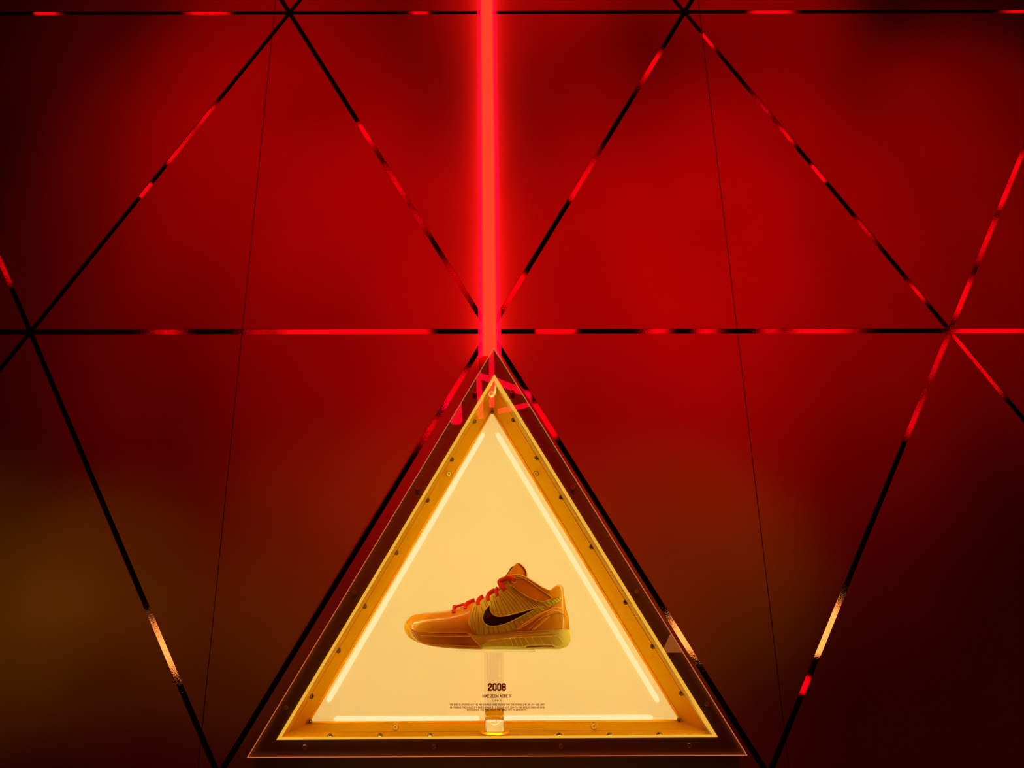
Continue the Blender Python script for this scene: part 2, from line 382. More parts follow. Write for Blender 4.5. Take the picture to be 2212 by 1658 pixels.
# ------------------------------------------------------------------ lettering printed on the pane
c_ = [(1, .72), (1, .88), (.75, 1), (.25, 1), (0, .88), (0, .12), (.25, 0), (.75, 0), (1, .12)]
GL = {
 'A': (.5, [[(0, 0), (.40, 1), (.60, 1), (1, 0)], [(.16, .26), (.84, .26)]]),
 'B': (.46, [[(0, 0), (0, 1), (.72, 1), (1, .89), (1, .63), (.74, .52), (1, .41), (1, .11), (.72, 0), (0, 0)], [(0, .52), (.74, .52)]]),
 'C': (.46, [c_+[(1, .30)]]), 'D': (.46, [[(0, 0), (0, 1), (.68, 1), (1, .86), (1, .14), (.68, 0), (0, 0)]]),
 'E': (.46, [[(1, 1), (0, 1), (0, 0), (1, 0)], [(0, .51), (.85, .51)]]), 'G': (.46, [c_+[(1, .46), (.52, .46)]]),
 'H': (.46, [[(0, 0), (0, 1)], [(1, 0), (1, 1)], [(0, .5), (1, .5)]]), 'I': (0, [[(0, 0), (0, 1)]]),
 'K': (.48, [[(0, 0), (0, 1)], [(1, 1), (.12, .42)], [(.38, .58), (1, 0)]]), 'L': (.36, [[(0, 1), (0, 0), (1, 0)]]),
 'M': (.78, [[(0, 0), (0, 1), (.5, .2), (1, 1), (1, 0)]]), 'N': (.56, [[(0, 0), (0, 1), (1, 0), (1, 1)]]),
 'O': (.46, [[(.25, 0), (.75, 0), (1, .12), (1, .88), (.75, 1), (.25, 1), (0, .88), (0, .12), (.25, 0)]]),
 'P': (.44, [[(0, 0), (0, 1), (.72, 1), (1, .88), (1, .56), (.72, .44), (0, .44)]]),
 'R': (.46, [[(0, 0), (0, 1), (.72, 1), (1, .88), (1, .60), (.72, .48), (0, .48)], [(.6, .48), (1, 0)]]),
 'S': (.44, [[(1, .74), (1, .88), (.75, 1), (.25, 1), (0, .88), (0, .64), (1, .36), (1, .12), (.75, 0), (.25, 0), (0, .12), (0, .26)]]),
 'T': (.42, [[(0, 1), (1, 1)], [(.5, 1), (.5, 0)]]), 'U': (.46, [[(0, 1), (0, .12), (.25, 0), (.75, 0), (1, .12), (1, 1)]]),
 'V': (.48, [[(0, 1), (.5, 0), (1, 1)]]), 'W': (.98, [[(0, 1), (.25, 0), (.5, .9), (.75, 0), (1, 1)]]),
 'Y': (.48, [[(0, 1), (.5, .45), (1, 1)], [(.5, .45), (.5, 0)]]), 'Z': (.42, [[(0, 1), (1, 1), (0, 0), (1, 0)]]),
 '2': (.46, [[(0, .70), (0, .88), (.25, 1), (.75, 1), (1, .88), (1, .66), (0, .16), (0, 0), (1, 0)]]),
 '0': (.46, [[(.25, 0), (.75, 0), (1, .12), (1, .88), (.75, 1), (.25, 1), (0, .88), (0, .12), (.25, 0)]]),
 '8': (.46, [[(.25, 0), (.75, 0), (1, .11), (1, .40), (.78, .52), (1, .64), (1, .89), (.75, 1), (.25, 1), (0, .89), (0, .64), (.22, .52), (0, .40), (0, .11), (.25, 0)], [(.22, .52), (.78, .52)]]),
 '.': (0, [[(0, 0), (0, .02)]]), '-': (.3, [[(0, .45), (1, .45)]]), '\u2014': (.9, [[(0, .45), (1, .45)]]), ' ': (.12, []),
}
def stroke(bm, pts, t, org, ex, ez):
    cl = len(pts) > 2 and pts[0] == pts[-1]
    P = [Vector(p) for p in (pts[:-1] if cl else pts)]; n = len(P); Lf, Rt = [], []
    for i in range(n):
        d0 = (P[i]-P[i-1]).normalized() if (cl or i > 0) else (P[1]-P[0]).normalized()
        d1 = (P[(i+1) % n]-P[i]).normalized() if (cl or i < n-1) else d0
        m = (d0+d1); m = m.normalized() if m.length > 1e-6 else d0
        nn = Vector((-m.y, m.x)); k = 1/max(.45, abs(nn.dot(Vector((-d1.y, d1.x)))))
        p = P[i]
        if not cl and i == 0: p = p-d1*t/2
        if not cl and i == n-1: p = p+d0*t/2
        Lf.append(p+nn*t/2*k); Rt.append(p-nn*t/2*k)
    mk = lambda q: bm.verts.new(org+ex*q.x+ez*q.y)
    A = [mk(q) for q in Lf]; B = [mk(q) for q in Rt]
    for i in range(n if cl else n-1):
        j = (i+1) % n
        try: bm.faces.new((A[i], B[i], B[j], A[j]))
        except ValueError: pass
def text(s, x0, x1, ytop, ybot, wt, gap, part):
    Y = -.0506
    P0, P1, PT = at(x0, ybot, Y), at(x1, ybot, Y), at((x0+x1)/2, ytop, Y)
    h = PT.z-(P0.z+P1.z)/2; W = (P1-P0).length; t = wt
    adv = [GL[c][0]+t+gap for c in s]; tot = sum(adv)-gap; k = W/(tot*h)
    ex = (P1-P0).normalized()*h*k; ez = Vector((0, 0, h)); bm = bmesh.new(); x = 0
    for c, a in zip(s, adv):
        wd, lines = GL[c]
        for ln in lines:
            stroke(bm, [(x+t/2+p[0]*wd, t/2+p[1]*(1-t)) for p in ln], t, P0, ex, ez)
        x += a
    o = link(part, bm, M['ink'], case); return o
text('2008', 1053.9, 1093.1, 1474.8, 1491.6, .23, .05, 'year_lettering')
text('NIKE ZOOM KOBE IV', 1042.1, 1105.2, 1499, 1506.2, .20, .10, 'name_lettering')
text('LOW DOWN', 1064.3, 1083.2, 1510.6, 1513.9, .2, .14, 'subtitle_lettering')
text('THE SHOE IS LOWERED AND THE BAR IS RAISED. KOBE DECIDES THAT THE IV SHOULD BE AS LOW AND LIGHT', 971.2, 1176.3, 1518.8, 1523, .20, .13, 'caption_lettering')
text('AS POSSIBLE. THE RESULT IS A SHOE INSPIRED BY A SOCCER BOOT. LOW-TO-THE-GROUND ZOOM AIR GETS', 971.8, 1176, 1524.9, 1529.1, .20, .13, 'caption_lettering')
text('EVEN LOWER\u2014AND KOBE SHOWS THE WORLD HOW HE GETS DOWN.', 1008.9, 1138, 1530.9, 1535.1, .20, .13, 'caption_lettering')

# ------------------------------------------------------------------ neon tube
TX, TY, TR = -.0005, -.0228, .0222
zb = at(1053, 775, TY).z; zt = 4.2
neon = empty('neon_tube', (TX, TY, zb-.03), 'vertical glowing red neon tube running up the wall from the showcase tip', 'neon tube')
bm = bmesh.new(); tube(bm, [(TX, TY, zb), (TX, TY, zt)], TR, 40, caps=False); link('glass_sleeve', bm, M['sleeve'], neon, True)
bm = bmesh.new()
for k_ in (.66, .59, .52, .46, .40): tube(bm, [(TX, TY, zb+.001), (TX, TY, zt)], TR*k_, 32, caps=False)
link('gas_glow', bm, M['mid'], neon, True)
bm = bmesh.new(); tube(bm, [(TX, TY, zb+.001), (TX, TY, zt)], TR*.34, 28); link('core', bm, M['core'], neon, True)
bm = bmesh.new(); tube(bm, [(TX, TY, zb-.035), (TX, TY, zb-.0005)], TR*.97, 40); link('end_cap', bm, M['cap'], neon, True)

# ------------------------------------------------------------------ display stand
SY = .022                                  # depth of the stand and the sneaker
pc = at(1068.5, 1578.5, SY); fz = on_wall(1068, 1585, 1)[0].z
a_, n_ = wall_normal(1); fz = a_.y+(pc.x-a_.x)*(-n_.x/n_.y)
stand = empty('display_stand', (pc.x, SY, fz), 'clear acrylic rod stand on round brass base holding up the sneaker', 'display stand')
pr = (at(1100, 1578.5, SY)-at(1036.5, 1578.5, SY)).length/2
bm = bmesh.new(); hb = pc.z-fz
lathe(bm, (pc.x, SY, fz+.0004), [(pr*.97, 0), (pr*.97, hb-.002), (pr, hb-.0018), (pr, hb-.0006), (pr-.0008, hb), (.0195, hb), (.0190, hb-.0012), (0, hb-.0012)], 56)
link('base', bm, M['brassf'], stand)
zs_ = at(1068, 1401.5, SY).z; rr = (at(1089, 1480, SY)-at(1047, 1480, SY)).length/2
top_ = zs_-.0052-fz-hb; hp_ = .036
bm = bmesh.new(); bt = Vector((pc.x, SY, fz+hb))
tube(bm, [bt+Vector((0, 0, hp_*.9)), bt+Vector((0, 0, top_))], rr, 64, caps=False)
tube(bm, [bt+Vector((0, 0, hp_+.001)), bt+Vector((0, 0, top_))], rr-.0042, 64, caps=False)
link('rod', bm, M['pane'], stand, True)
bm = bmesh.new(); lathe(bm, bt, [(rr-.001, -.0008), (rr-.0003, 0), (rr-.0003, hp_-.0006), (rr-.0008, hp_), (0, hp_)], 64)
link('rod_foot', bm, M['rod'], stand, True)
x0, x1 = at(984, 1404, SY-.03).x, at(1156, 1404, SY-.03).x
bm = bmesh.new(); box(bm, (x0, SY-.032, zs_-.0048), (x1, SY+.032, zs_-.0002))
bmesh.ops.bevel(bm, geom=bm.edges[:], offset=.0012, segments=2, affect='EDGES'); link('platform', bm, M['rod'], stand)

# ------------------------------------------------------------------ the sneaker
def zp(X, Y): return (840+X/5.2667, 1180+Y/5.2667)
def P2(X, Y, dep=0): p = at(*zp(X, Y), SY+dep); return (p.x, p.z)
def curve(pts):
    pts = sorted(pts)
    def f(x):
        if x <= pts[0][0]: return pts[0][1]
        if x >= pts[-1][0]: return pts[-1][1]
        for i in range(len(pts)-1):
            (xa, ya), (xb, yb) = pts[i], pts[i+1]
            if xa <= x <= xb:
                def sl(k):
                    if k <= 0: return (pts[1][1]-pts[0][1])/(pts[1][0]-pts[0][0])
                    if k >= len(pts)-1: return (pts[-1][1]-pts[-2][1])/(pts[-1][0]-pts[-2][0])
                    s0 = (pts[k][1]-pts[k-1][1])/(pts[k][0]-pts[k-1][0]); s1 = (pts[k+1][1]-pts[k][1])/(pts[k+1][0]-pts[k][0])
                    return 0 if s0*s1 <= 0 else 2*s0*s1/(s0+s1)
                hh = xb-xa; t = (x-xa)/hh; m0, m1 = sl(i)*hh, sl(i+1)*hh
                return ya*(2*t**3-3*t**2+1)+m0*(t**3-2*t**2+t)+yb*(-2*t**3+3*t**2)+m1*(t**3-t**2)
    return f
TOP = curve([P2(X, Y, d) for X, Y, d in [(188, 868, 0), (196, 855, 0), (225, 815, 0), (262, 788, 0), (300, 770, 0), (430, 750, 0), (640, 727, 0), (760, 700, 0), (860, 672, 0), (960, 630, 0), (1080, 580, 0),
     (1170, 520, 0), (1250, 455, 0), (1320, 372, -.02), (1370, 336, -.03), (1420, 322, -.03), (1500, 324, -.03), (1560, 350, -.03), (1700, 440, -.03), (1790, 492, -.025), (1835, 503, -.02), (1862, 482, -.01), (1885, 462, 0), (1910, 450, 0), (1940, 451, 0), (1960, 470, 0), (1974, 505, 0), (1984, 570, 0), (1994, 640, 0), (2008, 730, 0), (2034, 795, 0), (2043, 870, 0), (2048, 940, 0)]])
MIDT = curve([P2(X, Y) for X, Y in [(178, 905), (186, 872), (200, 873), (240, 918), (330, 962), (600, 985), (890, 985), (1000, 1012), (1300, 980), (1500, 965), (1800, 950), (2060, 940)]])
BOT = curve([P2(X, Y) for X, Y in [(178, 935), (186, 965), (200, 990), (250, 1040), (350, 1090), (500, 1130), (650, 1150), (800, 1161), (1060, 1166), (1900, 1166), (1985, 1150), (2030, 1122), (2055, 1085), (2064, 1040)]])
TX0, HX = P2(178, 930)[0], P2(2064, 1000)[0]; SL = HX-TX0
SWD = curve([(0, .004), (.008, .012), (.025, .021), (.06, .031), (.13, .041), (.22, .046), (.32, .048), (.42, .046), (.55, .041), (.68, .038), (.8, .038), (.88, .036), (.94, .030), (.975, .021), (.992, .012), (1, .005)])
def s_of(x): return (x-TX0)/SL
def sstep(a, b, x): t = min(1, max(0, (x-a)/(b-a))); return t*t*(3-2*t)
def sole_y(x, z):
    u = (z-BOT(x))/max(1e-4, MIDT(x)-BOT(x)); u = min(1, max(0, u))
    return SWD(s_of(x))*(1-.10*(1-u)**3-.04*u**3)
def up_y(x, z):
    s = s_of(x); z0 = MIDT(x); z1 = TOP(x); t = min(1, max(0, (z-z0)/max(1e-4, z1-z0)))
    wd = SWD(s)*.95; a = sstep(.46, .66, s)
    wr = min(.030, wd*.86)
    return (1-a)*wd*math.sqrt(max(0, 1-t**2.3)) + a*(wd+(wr-wd)*(t*t*(3-2*t)*.6+.4*t))
shoe = empty('sneaker', (P2(1100, 1166)[0], SY, zs_), 'glossy orange basketball sneaker with red laces on the clear stand, toe pointing left', 'sneaker')
M['patent'] = pbr('orange_patent', (.98, .47, .010), .32, coat=.8, var=.10, scale=22, coat_rough=.06, bmp=.0004)
M['collar'] = pbr('amber_leather', (.86, .33, .008), .36, coat=.5, var=.12, scale=30)
M['pin'] = pbr('pale_yellow_upper', (.84, .88, .06), .5, var=.06, scale=60)
M['pinline'] = pbr('brown_pinstripe', (.42, .16, .01), .6, var=.05)
M['sole'] = pbr('cream_yellow_sole', (.95, .88, .20), .5, var=.05, scale=40)
M['plateY'] = pbr('yellow_heel_plate', (.97, .86, .09), .35, coat=.3, var=.05)
M['guard'] = pbr('rust_orange_rubber', (.70, .24, .008), .4, coat=.3, var=.1, scale=60, bmp=.0002)
M['toe'] = pbr('orange_toe_rubber', (.95, .54, .015), .4, coat=.3, var=.06)
M['tick'] = pbr('dark_maroon_gloss', (.035, .008, .004), .12, coat=1.0, var=.05)
M['trim'] = pbr('yellow_piping', (1, .84, .14), .4, var=.03)
M['lace'] = pbr('red_lace', (.95, .045, .006), .75, var=.15, scale=500, bmp=.0003)
M['tongue'] = pbr('orange_tongue', (.97, .48, .012), .4, coat=.4, var=.08, scale=30)
M['dark'] = pbr('dark_brown', (.05, .012, .004), .5)
def loft(name, xs, prof, m, close=True):   # prof(x) -> list of (y,z) around the section
    bm = bmesh.new(); rings = []
    for x in xs: rings.append([bm.verts.new((x, SY+y, z)) for y, z in prof(x)])
    n = len(rings[0])
    for a, b in zip(rings, rings[1:]):
        for k in range(n):
            bm.faces.new((a[k], a[(k+1) % n], b[(k+1) % n], b[k]))
    bm.faces.new(rings[0][::-1]); bm.faces.new(rings[-1])
    bmesh.ops.remove_doubles(bm, verts=bm.verts[:], dist=1e-5)
    bmesh.ops.recalc_face_normals(bm, faces=bm.faces[:])
    return link(name, bm, m, shoe, True)
def upper_prof(x):
    z0, z1 = MIDT(x)-.003, TOP(x); s = s_of(x); h = z1-z0; pts = []
    N = 16
    for k in range(N+1):
        t = math.sin(k/N*math.pi/2) if s < .5 else k/N
        z = z0+h*t; pts.append((-up_y(x, z), z))
    wr = -pts[-1][0]; op = sstep(.63, .70, s)*(1-sstep(.955, .985, s))
    th = min(.006, wr*.5)
    inner = [(-(wr-th*.3), z1+.0012*op), (-(wr-th), z1-.0002), (-(wr-th-.0005*op), z1-.030*op), (0, z1-.032*op)]
    pts += inner
    return pts+[(-y, z) for y, z in reversed(pts[:-1])]
ua, ub = P2(190, 870)[0], P2(2047, 900)[0]
xs = [ua+(ub-ua)*(i/150) for i in range(151)]
xs = sorted(set(xs+[ua+.0004, ua+.001, ub-.0006, ub-.0015]))
loft('upper', xs, upper_prof, M['patent'])
def sole_prof(x):
    b, t = BOT(x), MIDT(x); h = t-b; pts = []
    pts.append((-SWD(s_of(x))*.80, b))
    for k in range(9):
        z = b+h*(.06+.94*k/8); pts.append((-sole_y(x, z), z))
    pts.append((-sole_y(x, t)+.003*min(1, SWD(s_of(x))/.03), t+.0004))
    return pts+[(-y, z) for y, z in reversed(pts)]
xa, xb, xc = TX0, P2(945, 1000)[0], HX
sx = lambda a, b, n: [a+(b-a)*i/n for i in range(n+1)]
loft('toe_sole', sorted(sx(xa, xb, 60)+[xa+.0003, xa+.0008, xa+.0016]), sole_prof, M['toe'])
loft('midsole', sorted(sx(xb-.002, xc, 80)+[xc-.0003, xc-.0008, xc-.0016]), sole_prof, M['sole'])
def surf_pt(yf, x, z, off):
    e = .0006; y = yf(x, z); gx = (yf(x+e, z)-yf(x-e, z))/(2*e); gz = (yf(x, z+e)-yf(x, z-e))/(2*e)
    gx = max(-4, min(4, gx)); gz = max(-4, min(4, gz))
    n = Vector((-gx, -1, -gz)); n = Vector((gx*-1, -1, gz*-1)).normalized()   # outward on the camera side
    return Vector((x, SY-y, z))+n*off
def dense(poly, step, closed=True):
    out = []
    n = len(poly)
    for i in range(n if closed else n-1):
        a, b = Vector(poly[i]), Vector(poly[(i+1) % n]); k = max(1, int((b-a).length/step))
        out += [a+(b-a)*j/k for j in range(k)]
    if not closed: out.append(Vector(poly[-1]))
    return out
def smooth_poly(pts, closed=True, it=2):
    P = [Vector(p) for p in pts]
    for _ in range(it):
        Q = []; n = len(P)
        if closed:
            for i in range(n): a, b = P[i], P[(i+1) % n]; Q += [a*.75+b*.25, a*.25+b*.75]
        else:
            Q.append(P[0])
            for i in range(n-1): a, b = P[i], P[i+1]; Q += [a*.75+b*.25, a*.25+b*.75]
            Q.append(P[-1])
        P = Q
    return P
def inside(p, poly):
    c = False; n = len(poly)
    for i in range(n):
        a, b = poly[i], poly[i-1]
        if (a[1] > p[1]) != (b[1] > p[1]) and p[0] < (b[0]-a[0])*(p[1]-a[1])/(b[1]-a[1])+a[0]: c = not c
    return c
DL = -.036
def patch(name, pts, m, yf, off, parent=None, it=1, step=.0025, thick=None, raw=False):
    P = [Vector(P2(X, Y, DL)) for X, Y in pts] if not raw else [Vector(p) for p in pts]
    if it: P = smooth_poly(P, True, it)
    P = dense(P, step); vs_ = list(P); n = len(P)
    x0, x1 = min(p.x for p in P), max(p.x for p in P); z0, z1 = min(p.y for p in P), max(p.y for p in P)
    x = x0+step
    while x < x1:
        z = z0+step
        while z < z1:
            q = Vector((x+random.uniform(-.1, .1)*step, z+random.uniform(-.1, .1)*step))
            if inside(q, P) and min((q-p).length for p in P) > step*.5: vs_.append(q)
            z += step
        x += step
    r = delaunay_2d_cdt(vs_, [(i, (i+1) % n) for i in range(n)], [], 1, 1e-7)
    V, Fc = r[0], r[2]; E = r[1]
    bm = bmesh.new(); tv = [bm.verts.new(surf_pt(yf, v.x, v.y, off)) for v in V]
    for f in Fc:
        try: bm.faces.new([tv[i] for i in f])
        except ValueError: pass
    be = [e for e in bm.edges if len(e.link_faces) == 1]
    ex = bmesh.ops.extrude_edge_only(bm, edges=be)
    for v in [g for g in ex['geom'] if isinstance(g, bmesh.types.BMVert)]:
        v.co.y += (thick or off)+.0012
    lo = [v for v in bm.verts if not v.link_faces]
    if lo: bmesh.ops.delete(bm, geom=lo, context='VERTS')
    bmesh.ops.recalc_face_normals(bm, faces=bm.faces[:])
    ob = link(name, bm, m, parent or shoe, True)
    return ob
def ribbon(bm, pts, yf, off, wid, it=2, closed=False, raw=False, dl=DL):
    P = [Vector(P2(X, Y, dl)) for X, Y in pts] if not raw else pts
    if it: P = smooth_poly(P, closed, it)
    P = dense(P, .002, closed)
    if closed: P = P+[P[0]]
    tube(bm, [surf_pt(yf, p.x, p.y, off) for p in P], wid/2, 6, caps=not closed)
# pinstriped saddle, collar, heel
SAD = [(962, 652), (925, 760), (905, 840), (908, 890), (945, 955), (980, 1012), (1150, 995), (1300, 982), (1415, 962), (1505, 925), (1600, 850), (1700, 768), (1830, 690), (1962, 612), (1972, 588), (1950, 566), (1870, 596), (1800, 622), (1740, 632), (1650, 606), (1560, 560), (1470, 500), (1390, 436), (1335, 418), (1290, 480), (1200, 530), (1110, 585), (1030, 625)]
saddle = patch('saddle', SAD, M['pin'], up_y, .0012); saddle['label'] = 'pale yellow pinstriped side panel'
COLR = [(1385, 345), (1440, 336), (1520, 346), (1600, 398), (1700, 470), (1800, 540), (1865, 584), (1800, 618), (1740, 630), (1650, 606), (1560, 560), (1470, 500), (1390, 436), (1352, 410), (1360, 365)]
collar = patch('collar_panel', COLR, M['collar'], up_y, .0018); collar['label'] = 'darker amber ankle panel'
bm = bmesh.new(); ribbon(bm, COLR, up_y, .0022, .0013, 1, True); link('piping', bm, M['trim'], collar, True)
bm = bmesh.new(); ribbon(bm, SAD, up_y, .0012, .0008, 1, True); link('piping', bm, M['collar'], saddle, True)
bm = bmesh.new()
lines = [[(985, 655), (950, 780), (935, 900), (985, 1000)], [(1000, 670), (985, 780), (975, 900), (1000, 1000)], [(1030, 680), (1015, 800), (1020, 900), (1030, 990)],
 [(1075, 900), (1085, 995)], [(1130, 915), (1140, 990)], [(1185, 915), (1195, 985)], [(1240, 915), (1250, 980)], [(1050, 660), (1062, 720), (1072, 745)],
 [(1090, 620), (1095, 650), (1115, 690)], [(1105, 615), (1115, 650), (1135, 680)], [(1165, 620), (1175, 680), (1200, 790)], [(1190, 560), (1210, 650), (1250, 790)], [(1205, 560), (1240, 650), (1295, 785)],
 [(1260, 565), (1300, 670), (1345, 772)], [(1262, 545), (1340, 660), (1395, 762)], [(1275, 530), (1385, 660), (1440, 752)], [(1285, 500), (1350, 570), (1430, 660), (1480, 742)],
 [(1330, 510), (1400, 580), (1470, 660), (1520, 732)], [(1345, 470), (1430, 560), (1520, 660), (1560, 722)], [(1340, 440), (1440, 530), (1550, 640), (1600, 712)], [(1360, 440), (1470, 530), (1590, 640), (1640, 702)],
 [(1400, 455), (1500, 540), (1630, 650), (1672, 692)], [(1560, 575), (1650, 650), (1705, 684)], [(1620, 605), (1690, 650), (1735, 676)], [(1690, 630), (1765, 668)], [(1745, 640), (1800, 690)], [(1790, 630), (1830, 668)], [(1830, 615), (1870, 650)], [(1860, 600), (1905, 635)], [(1895, 590), (1935, 618)], [(1925, 578), (1955, 600)],
 [(1310, 905), (1340, 965)], [(1370, 880), (1410, 955)], [(1420, 858), (1460, 930)], [(1470, 835), (1510, 905)], [(1520, 808), (1555, 875)], [(1570, 785), (1605, 838)], [(1620, 758), (1655, 800)], [(1665, 735), (1700, 765)], [(1710, 710), (1745, 740)], [(1755, 690), (1790, 715)]]
for ln in lines: ribbon(bm, ln, up_y, .0012, .0009, 1)
tag(link('pinstripes', bm, M['pinline'], saddle, True), kind='stuff')
SWO = [(1164, 662), (1110, 712), (1075, 770), (1064, 825), (1078, 872), (1115, 900), (1170, 910), (1235, 905), (1330, 880), (1420, 838), (1560, 768), (1660, 715), (1735, 678), (1640, 706), (1500, 746), (1380, 778), (1300, 796), (1235, 800), (1185, 782), (1152, 740), (1150, 700)]
sw = patch('swoosh', SWO, M['tick'], up_y, .0026, it=1, step=.0018); sw.name = 'side_emblem'; sw['label'] = 'glossy dark curved tick emblem edged in yellow'
bm = bmesh.new(); ribbon(bm, SWO, up_y, .0026, .0014, 1, True); link('emblem_edge', bm, M['trim'], sw, True)
# heel folds
HE = [(1420, 962), (1510, 928), (1610, 850), (1710, 772), (1840, 700), (1890, 680), (1985, 690), (2010, 745), (2036, 800), (2040, 870), (2046, 938), (1800, 948), (1560, 960)]
heel = patch('heel_panel', HE, M['patent'], up_y, .0007)
for k, ln in enumerate(([(1440, 955), (1560, 880), (1680, 800), (1800, 740), (1900, 715)], [(1570, 955), (1690, 850), (1790, 770), (1870, 735), (1950, 740), (2010, 780)], [(1630, 950), (1740, 850), (1830, 790)])):
    bm = bmesh.new(); P = dense(smooth_poly([Vector(P2(X, Y, DL)) for X, Y in ln], False, 2), .003, False)
    n = len(P); tube(bm, [surf_pt(up_y, p.x, p.y, .0008) for p in P], [.0008+.0024*math.sin(math.pi*i/(n-1)) for i in range(n)], 10, 1); link('fold', bm, M['patent'], heel, True)
# sole details
GU = [(248, 938), (340, 968), (600, 986), (890, 978), (915, 1015), (1010, 1105), (1062, 1152), (1050, 1164), (800, 1158), (650, 1147), (500, 1127), (400, 1103), (330, 1062), (280, 1010)]
gd = patch('forefoot_guard', GU, M['guard'], sole_y, .0016, it=0); gd['label'] = 'rust red rubber band round the forefoot'
for ln in ([(330, 968), (600, 988), (890, 980), (930, 1025), (1010, 1105), (1058, 1150)], [(360, 1015), (640, 1024), (925, 1020)], [(480, 1104), (700, 1118), (1010, 1128)]):
    bm = bmesh.new(); ribbon(bm, ln, sole_y, .0018, .0013, 1); link('guard_ridge', bm, M['toe'], gd, True)
HP = [(1062, 1112), (1080, 1086), (1200, 1052), (1400, 1034), (1560, 1026), (1760, 1020), (1900, 1014), (1960, 1040), (1990, 1090), (1960, 1130), (1890, 1136), (1860, 1118), (1575, 1124), (1535, 1144), (1075, 1142)]
hp = patch('heel_plate', HP, M['plateY'], sole_y, .0018, it=0)
for a, b in (((1215, 1050), (1240, 1142)), ((1300, 1043), (1345, 1142)), ((1375, 1036), (1410, 1142)), ((1420, 1033), (1478, 1142)), ((1478, 1030), (1535, 1142)), ((1540, 1028), (1600, 1122)), ((1620, 1025), (1680, 1120)), ((1710, 1022), (1770, 1118)), ((1805, 1018), (1870, 1118)), ((1915, 1030), (1975, 1095))):
    bm = bmesh.new(); ribbon(bm, [a, b], sole_y, .0019, .0012, 0); link('plate_rib', bm, M['trim'], hp, True)
bm = bmesh.new(); ribbon(bm, [(945, 1024), (1300, 985), (1500, 970), (1800, 955), (2050, 945)], sole_y, .0002, .0014, 1); link('sole_rim', bm, M['trim'], shoe, True)
bm = bmesh.new(); ribbon(bm, [(1100, 1075), (1400, 1022), (1700, 1000), (1950, 985)], sole_y, .0002, .0012, 1); link('sole_crease', bm, M['plateY'], shoe, True)
MSH = [(1590, 1130), (1850, 1124), (1880, 1146), (1560, 1150)]
patch('heel_window', MSH, M['guard'], sole_y, .0009, it=0)
# tongue
TG = [(1318, 352), (1350, 312), (1385, 268), (1412, 236), (1438, 200), (1470, 181), (1505, 200), (1535, 228), (1560, 266), (1574, 300), (1574, 352), (1560, 430), (1420, 450), (1340, 420), (1312, 382)]
Pt = smooth_poly([Vector(P2(X, Y, -.015)) for X, Y in TG], True, 2); bm = bmesh.new()
prof = [(-.026, .90), (-.0245, .97), (-.020, 1.0), (0, 1.02), (.020, 1.0), (.0245, .97), (.026, .90)]
c0 = sum(Pt, Vector((0, 0)))/len(Pt); rings = []
for y, k in prof: rings.append([bm.verts.new((c0.x+(p.x-c0.x)*k, SY+y, c0.y+(p.y-c0.y)*k)) for p in Pt])
n = len(Pt)
for a, b in zip(rings, rings[1:]):
    for k in range(n): bm.faces.new((a[k], a[(k+1) % n], b[(k+1) % n], b[k]))
bm.faces.new(rings[0][::-1]); bm.faces.new(rings[-1]); bmesh.ops.recalc_face_normals(bm, faces=bm.faces[:])
tg = link('tongue', bm, M['tongue'], shoe, True)
bm = bmesh.new(); tube(bm, [(*P2(X, Y, -.027)[:1], SY-.0262, P2(X, Y, -.027)[1]) for X, Y in ((1472, 192), (1508, 214), (1538, 248), (1555, 280), (1560, 345))], .0007, 6); link('tongue_seam', bm, M['dark'], tg, True)
bm = bmesh.new()
for (Xa, Ya, Xb, Yb, r) in ((1322, 348, 1380, 268, .0010), (1380, 268, 1420, 232, .0022)):
    a, b = P2(Xa, Ya, -.02), P2(Xb, Yb, -.02); tube(bm, [(a[0], SY-.0215, a[1]), (b[0], SY-.0215, b[1])], r, 8, .6)
link('tongue_emblem', bm, M['dark'], tg, True)
# collar rim
bm = bmesh.new(); P = dense(smooth_poly([Vector(P2(X, Y, -.03)) for X, Y in ((1340, 368), (1372, 338), (1420, 318), (1490, 318), (1560, 346), (1700, 436), (1790, 488), (1832, 500))], False, 2), .003, False)
tube(bm, [Vector((p.x, SY-up_y(p.x, TOP(p.x))-.0002, p.y-.0012)) for p in P], .0022, 10); link('collar_rim', bm, M['patent'], shoe, True)
# eyelet and laces
e = P2(1425, 382, -.034); ec = surf_pt(up_y, e[0], e[1], .0022); bm = bmesh.new()
tube(bm, [ec+Vector((.0046*math.cos(a), .0003*math.cos(a), .0046*math.sin(a))) for a in [2*math.pi*k/24 for k in range(25)]], .0011, 8, caps=False)
link('eyelet', bm, M['trim'], shoe, True)
def lace(pts, r, offs):
    bm = bmesh.new(); Q = []
    for (X, Y), o in zip(pts, offs):
        p = P2(X, Y, -.02); Q.append(surf_pt(up_y, p[0], min(p[1], TOP(p[0])-.0004), o))
    S = [Q[0]]
    for _ in range(2):
        R_ = [Q[0]]
        for a, b in zip(Q, Q[1:]): R_ += [a*.75+b*.25, a*.25+b*.75]
        R_.append(Q[-1]); Q = R_
    tube(bm, Q, r, 10, .55); link('lace', bm, M['lace'], shoe, True)
lace([(744, 758), (738, 735), (742, 700), (770, 694)], .0036, (.0002, .0028, .003, .003))
lace([(760, 702), (800, 690), (845, 672), (868, 664)], .0024, (.003, .003, .003, .003))
lace([(870, 712), (872, 690), (900, 655), (940, 628), (985, 618)], .0034, (.0002, .0028, .003, .003, .003))
lace([(1018, 672), (1014, 645), (1030, 608), (1060, 588), (1085, 576)], .0034, (.0002, .0028, .003, .003, .003))
lace([(1138, 622), (1130, 590), (1146, 552), (1180, 524), (1215, 506)], .0036, (.0002, .0028, .003, .003, .003))
